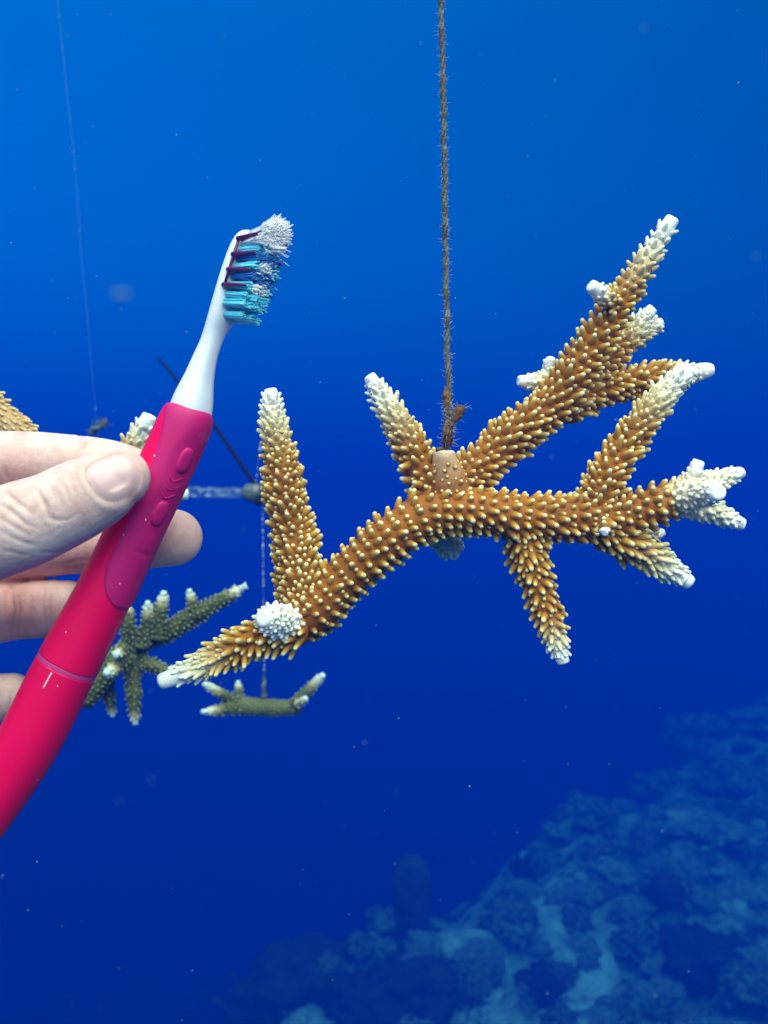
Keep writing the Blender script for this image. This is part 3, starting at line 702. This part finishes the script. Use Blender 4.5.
# white neck and head
ax = nrm(P(234, 239, DB) - P(209, 320, DB)); pR = nrm(np.cross(ax, CAM)); pR = pR if pR[0] > 0 else -pR
PHI = math.radians(36); Wd = math.cos(PHI) * CAM - math.sin(PHI) * pR; Rn = math.cos(PHI) * pR + math.sin(PHI) * CAM
sec = [(190.5, 413, 20, 20), (191.5, 408, 20, 20), (194.5, 396, 18.2, 18), (199, 379, 14.6, 14), (204.5, 360, 11.6, 11.5), (210, 345, 10.6, 10), (215, 332, 12, 9), (221, 319, 15.0, 9.5), (227.5, 301, 17, 9.5),
       (233, 283, 17.5, 9.2), (238.5, 265, 17, 9), (243.5, 249, 15.5, 8.5), (247, 239, 12.5, 7.5), (249, 233.5, 8, 5.5), (250, 231, 3, 2.6)]
cc, _ = catmull(np.array([[*P(a, b, DB), w_ * KB, t_ * KB] for a, b, w_, t_ in sec]), 90); v = []; SG = 36
for i in range(90):
    for k in range(SG):
        an = 2 * math.pi * k / SG; pw = .82
        e1 = math.copysign(abs(math.cos(an)) ** pw, math.cos(an)); e2 = math.copysign(abs(math.sin(an)) ** pw, math.sin(an))
        v.append(cc[i, :3] + Wd * cc[i, 3] * e1 + Rn * cc[i, 4] * e2)
f = [(i * SG + k, i * SG + (k + 1) % SG, (i + 1) * SG + (k + 1) % SG, (i + 1) * SG + k) for i in range(89) for k in range(SG)] + [tuple(range(SG))[::-1], tuple(89 * SG + k for k in range(SG))]
mb = MB(); mb.add(v, f); head = mb.build('head', M_WHITE, tb)
hcen = lambda y: np.array([np.interp(-y, [-q[1] for q in sec], [P(q[0], q[1], DB)[k] for q in sec]) for k in range(3)])
def tuft(y, wpx, colour, length, splay, lean, count=30, rx=.00092, name='bristle_tuft', seed=0):
    q = random.Random(seed * 31 + int(y * 7 + wpx)); base = hcen(y) + Rn * 8.6 * KB + Wd * wpx * KB; mb = MB(); d0 = nrm(Rn + ax * lean)
    for _ in range(count):
        a = q.uniform(0, 6.28); rr_ = rx * math.sqrt(q.random()); o = (Wd * math.cos(a) * .9 + ax * math.sin(a)) * rr_
        d = nrm(d0 + (Wd * q.gauss(0, 1) + ax * q.gauss(0, 1)) * splay * .5 + o / rx * splay * .6); l = length * q.uniform(.90, 1.04)
        p0 = base + o; c = np.array([p0, p0 + d0 * l * .45 + (d - d0) * l * .18, p0 + d0 * l * .75 + (d - d0) * l * .55, p0 + d0 * l + (d - d0) * l * 1.0])
        mb.add(*tube_rings(c, np.array([.00030, .00030, .00026, .00014]), 6))
    mb.build(name, colour, head)
WC = (11, 3.7, -3.7, -11)
for j, (y, colour, ln, sp_, lean) in enumerate([(315, M_BR_T, .0100, .05, .10), (305, M_BR_T, .0110, .08, .10), (297, M_BR_T, .0112, .12, .05), (288, M_BR_T, .0115, .18, .06), (279, M_BR_SHADE, .0115, .22, .1),
                                         (270, M_BR_T, .0118, .25, .12), (262, M_BR_SHADE, .0115, .22, .14), (254, M_BR_T, .0108, .2, .16)]):
    for i, w_ in enumerate(WC if y < 310 else (4.5, -4.5, -13)):
        col = M_BR_W if (i in (1, 2) and j in (3, 5)) else colour
        tuft(y, w_, col, ln * (1 - .12 * (i == 0)), sp_ * (.35, .6, .9, 1.1)[i], lean, seed=j)
for j, (y, ws) in enumerate([(247, (11, 4, -4, -11)), (241, (9, 3, -3, -9)), (236, (5, 0, -5))]):
    for w_ in ws: tuft(y, w_, M_BR_W, (.0118 + .0004 * j), (.26), .22 + .06 * j, 55, .0012, seed=50 + j)
tuft(250, 3, M_BR_W, .0165, .05, .10, 6, seed=77)
# purple rubber fins along both edges
ys = (244.5, 260, 275, 290); 
for side, wpx in ((1, 16.2), (-1, -15)):
    base = [hcen(y) + Wd * wpx * KB + Rn * (7.2 if side > 0 else 8.2) * KB for y in ys]
    mb = MB(); mb.add(*tube_rings(np.array(base), np.full(4, .0005), 8)); bar = mb.build('fin_bar', M_PURPLE, head)
    for b, lean_ in zip(base, (.30, .16, .10, .10)):
        d = nrm(Rn + ax * lean_); l = .0106 if side > 0 else .0125; c = np.array([b - d * .0006 + d * l * t for t in (0, .2, .5, .8, .97, 1.0)])
        mb = MB(); mb.add(*tube_rings(c, np.array([.00092, .00088, .0007, .00055, .00045, .0002]), 10)); mb.build('rubber_fin', M_PURPLE, bar)
b = hcen(308) + Wd * -14 * KB + Rn * 5.4 * KB; d = nrm(Rn + ax * .2)
mb = MB(); mb.add(*tube_rings(np.array([b + d * .012 * t for t in (0, .3, .6, .95, 1)]), np.array([.0009, .0008, .0007, .0006, .0002]), 10)); mb.build('rubber_fin', M_PURPLE, head)

# ------------------------------------------------------------------ the hand
def limb(mb, pts, seg=28, flat=1.0, end=True, n=60):
    w = [[*P(u, v, d), r * d / F] for u, v, d, r in pts]
    c, s = catmull(np.array(w), n); cur, rad = c[:, :3], c[:, 3]
    if end: cur, rad = round_end(cur, rad, 8)
    mb.add(*tube_rings(cur, rad, seg, flat=flat))
hb = MB()
limb(hb, [(-150, 585, .322, 56), (-95, 566, .314, 52), (-45, 548, .308, 47), (0, 533, .304, 44.5), (25, 524, .3025, 44.5), (52, 513, .302, 41.5), (80, 499, .302, 40), (104, 487, .3025, 36), (121, 477.5, .303, 29)], flat=.86)       # thumb
limb(hb, [(-190, 500, .350, 38), (-100, 474, .350, 33), (-40, 463, .348, 31), (20, 461, .346, 30), (70, 463, .344, 28.5), (110, 468, .343, 28), (140, 475, .342, 25)], flat=.92)       # index
limb(hb, [(-190, 570, .356, 38), (-100, 562, .356, 32), (-30, 556, .354, 28), (30, 551, .350, 27.5), (90, 545, .346, 28), (140, 540, .344, 29.5), (174, 537.5, .343, 28.5)], flat=.92)  # middle
limb(hb, [(-190, 640, .356, 38), (-110, 626, .356, 31), (-40, 616, .354, 30), (-5, 613, .3505, 30.5), (20, 611, .349, 28.5), (45, 609, .347, 29), (68, 607, .346, 27)], flat=.95)        # ring
limb(hb, [(-190, 715, .352, 36), (-110, 712, .354, 28), (-50, 706, .352, 27), (-12, 700, .349, 26), (12, 696, .348, 23)], flat=.95)             # little
limb(hb, [(-200, 480, .350, 42), (-300, 520, .338, 70), (-420, 600, .318, 88)], end=False, n=24)
limb(hb, [(-200, 560, .352, 44), (-300, 575, .336, 74), (-420, 630, .318, 88)], end=False, n=24)
limb(hb, [(-200, 640, .352, 44), (-300, 640, .336, 74), (-420, 660, .318, 88)], end=False, n=24)
limb(hb, [(-200, 715, .350, 42), (-300, 700, .336, 70), (-420, 690, .316, 84)], end=False, n=24)
limb(hb, [(-120, 575, .320, 58), (-230, 610, .322, 76), (-360, 650, .312, 88)], end=False, n=24)
limb(hb, [(-380, 630, .318, 95), (-520, 690, .300, 88), (-700, 780, .275, 98), (-980, 930, .235, 118)], end=True, n=30)
tmp = hb.build('tmp_hand', M_SKIN, origin=(0, 0, 0))
m = tmp.modifiers.new('r', 'REMESH'); m.mode = 'VOXEL'; m.voxel_size = .00065
m = tmp.modifiers.new('s', 'SMOOTH'); m.factor = .5; m.iterations = 7
dg = bpy.context.evaluated_depsgraph_get(); me = bpy.data.meshes.new_from_object(tmp.evaluated_get(dg)); bpy.data.objects.remove(tmp)
nv = len(me.vertices); co = np.empty(nv * 3); me.vertices.foreach_get('co', co); co = co.reshape(-1, 3)
no = np.empty(nv * 3); me.vertices.foreach_get('normal', no); no = no.reshape(-1, 3)
U = 384 + co[:, 0] / co[:, 1] * F; V = 512 - co[:, 2] / co[:, 1] * F
def pl_dist(pts):
    best = np.full(nv, 1e9); par = np.zeros(nv); k = len(pts) - 1
    for i in range(k):
        a = np.array(pts[i], float); b = np.array(pts[i + 1], float); d = b - a; t = np.clip(((U - a[0]) * d[0] + (V - a[1]) * d[1]) / (d @ d), 0, 1)
        q = np.hypot(U - a[0] - t * d[0], V - a[1] - t * d[1]); m_ = q < best; best[m_] = q[m_]; par[m_] = ((i + t) / k)[m_]
    return best, np.sin(np.pi * np.clip(par, .04, .96)) ** .6
disp = np.zeros(nv); crease = np.zeros(nv); blush = np.zeros(nv)
front = (no[:, 1] < .1); thumb = front & (co[:, 1] < .312); back = front & (co[:, 1] > .318)
def fold(pts, depth, width, mask, col=.6, rim=.2):
    depth *= .6; col *= .7
    d, tp = pl_dist(pts); w_ = np.where(mask, tp, 0)
    disp[:] += w_ * (-depth * np.exp(-(d / width) ** 2) + rim * depth * np.exp(-((d - width * 2.4) / (width * 1.5)) ** 2))
    crease[:] = np.maximum(crease, w_ * col * np.exp(-(d / (width * .9)) ** 2))
TF = [([(5, 490), (9, 495), (17, 502), (31, 512)], .0009, 2.2, .65), ([(36, 489), (41, 497), (47, 507), (49, 517), (60, 521)], .0009, 2.2, .7), ([(-8, 503), (5, 507), (15, 514), (25, 523), (36, 528)], .0007, 2.0, .5),
      ([(0, 531), (20, 541), (37, 546)], .0005, 2.0, .4), ([(-20, 519), (0, 518), (16, 528), (30, 535)], .0004, 1.8, .35), ([(55, 487), (60, 497), (64, 508)], .0004, 1.6, .4),
      ([(63, 482), (67, 492), (70, 502)], .00035, 1.5, .35), ([(70, 478), (74, 488), (77, 498)], .0003, 1.4, .35), ([(48, 484), (53, 491), (57, 500)], .00035, 1.5, .3),
      ([(30, 551), (55, 553), (75, 545)], .00025, 1.6, .2), ([(-5, 548), (15, 553), (35, 556)], .0003, 1.8, .25), ([(52, 520), (66, 520), (80, 513)], .0003, 1.6, .25), ([(20, 484), (28, 490), (36, 500)], .0002, 1.5, .15)]
for pts, dp, wd, cl_ in TF: fold(pts, dp, wd, thumb, cl_)
for pts, dp, wd, cl_ in [([(79, 430), (81, 440), (80, 452)], .0006, 2.2, .5), ([(83, 432), (85, 442), (84, 452)], .0003, 1.6, .3), ([(2, 462), (6, 474), (13, 484)], .0006, 2.4, .6), ([(-6, 458), (-2, 474), (4, 486)], .0005, 2.2, .5),
                         ([(11, 585), (14, 612), (10, 638)], .0009, 2.6, .7), ([(17, 590), (20, 612), (17, 636)], .0006, 2.2, .55), ([(46, 584), (43, 606), (47, 634)], .0007, 2.6, .5), ([(51, 586), (49, 606), (53, 632)], .0004, 2, .4), ([(30, 590), (31, 612), (28, 634)], .0003, 2, .25),
                         ([(60, 566), (75, 561), (96, 558)], .0003, 2, .3), ([(8, 690), (10, 700), (8, 714)], .0004, 2, .4)]:
    fold(pts, dp, wd, back, cl_)
# nail bed on the thumb
nc = P(113, 470, .2935); na = nrm(P(146, 456, .300) - P(88, 484, .2925)); 
hit_n = nrm(np.array([-.02, -1, .42])); hit_n = nrm(hit_n - na * np.dot(hit_n, na)); nbv = np.cross(na, hit_n)
rel = co - nc; la = rel @ na; lb = rel @ nbv; ln_ = rel @ hit_n
NA, NB = .0076, .0064
def nshape(a, b):
    return (np.abs(a / NA) ** 2.9 + np.abs(b / (NB * (1 - .06 * a / NA))) ** 2.5) ** (1 / 2.7)
sh = nshape(la, lb); nm = thumb & (np.abs(ln_) < .012)
disp += np.where(nm, -.0005 * np.exp(-((sh - 1.0) / .07) ** 2) + .00035 * np.exp(-((sh - 1.22) / .13) ** 2) * np.where(la < NA * .75, 1, .2) - .0002 * (sh < .95), 0)
crease = np.maximum(crease, np.where(nm & (la < NA * .8), .6 * np.exp(-((sh - 1.02) / .06) ** 2), 0))
blush = np.maximum(blush, np.where(nm, .45 * np.exp(-((sh - 1.1) / .16) ** 2) * (la > 0), 0))
for (u, v, d, rad, k) in ((172, 530, .34, 28, .5), (190, 545, .34, 16, .2), (5, 470, .34, 22, .5), (18, 612, .345, 40, .75), (55, 612, .345, 22, .2), (15, 690, .345, 26, .4), (65, 572, .345, 26, .35), (45, 515, .30, 14, .12)):
    blush = np.maximum(blush, k * np.exp(-(np.hypot(U - u, V - v) / rad) ** 2) * (np.abs(co[:, 1] - d) < .016))
co2 = co + no * disp[:, None]
bvh = BVHTree.FromPolygons([tuple(p) for p in co2], [tuple(p.vertices) for p in me.polygons])
H0 = P(-60, 560, .33); me.vertices.foreach_set('co', (co2 - H0).ravel())
for k_, vals in (('crease', crease), ('blush', blush)):
    at = me.attributes.new(k_, 'FLOAT', 'POINT'); at.data.foreach_set('value', np.clip(vals, 0, 1))
me.polygons.foreach_set('use_smooth', [True] * len(me.polygons)); me.materials.clear(); me.materials.append(M_SKIN); me.update()
ho = bpy.data.objects.new('person', me); COL.objects.link(ho); ho.location = tuple(H0); ho['_o'] = tuple(H0)
tag(ho, 'bare left hand reaching in, thumb and fingers gripping the pink toothbrush', 'person')
# nail plate
v = []; f = []; rings = (0.03, .25, .5, .7, .85, .95, 1.0); R = 40
for t in rings:
    for a in range(R):
        an = 2 * math.pi * a / R; da = math.cos(an); db = math.sin(an); k = .0075
        for _ in range(12): k /= float(nshape(da * k, db * k))
        k *= t
        p = nc + na * da * k + nbv * db * k
        loc, nn, _, _ = bvh.ray_cast(Vector(p + hit_n * .02), Vector(-hit_n), .05)
        q = np.array(loc) if loc else p
        q = q + hit_n * max(0, -.0042 - float((q - nc) @ hit_n)) if t < .9 else q
        v.append(q + hit_n * (.00025 * (1 - t ** 5) + .00008))
f = [(j * R + a, j * R + (a + 1) % R, (j + 1) * R + (a + 1) % R, (j + 1) * R + a) for j in range(len(rings) - 1) for a in range(R)] + [tuple(range(R))[::-1]]
mb = MB(); mb.add(v, f); mb.build('thumb_nail', M_NAIL, ho)

# ------------------------------------------------------------------ drifting specks
mb = MB(); q = random.Random(12); v0, f0 = ico(1)
for i in range(460):
    d = .22 + 2.4 * q.random() ** 1.5; u, v = q.uniform(-60, 830), q.uniform(-60, 1080); sz = q.uniform(.35, 1.0) * (.00014 + .00036 * d) * (1.7 if q.random() < .1 else 1)
    st = np.array([q.uniform(.5, 1.4), q.uniform(.5, 1.4), q.uniform(.5, 2.0)]); c0 = P(u, v, d)
    mb.add([c0 + p * sz * st * (1 + .4 * noise.noise(Vector(p) * 3 + Vector((i, 0, 0)))) for p in v0], f0)
for i in range(28):
    d = q.uniform(.10, .24); c0 = P(q.uniform(0, 768), q.uniform(0, 1024), d); sz = q.uniform(.00008, .0002)
    mb.add([c0 + p * sz * np.array([q.uniform(.6, 1.2), 1, q.uniform(.6, 2)]) for p in v0], f0)
mb.add([P(121, 294, .085) + p * np.array([.0009, .0003, .0003]) for p in v0], f0)
tag(mb.build('marine_snow', M_SNOW, origin=(0, .5, 0)), None, None, None, 'stuff')

for o in SC.objects:
    if '_o' in o: del o['_o']
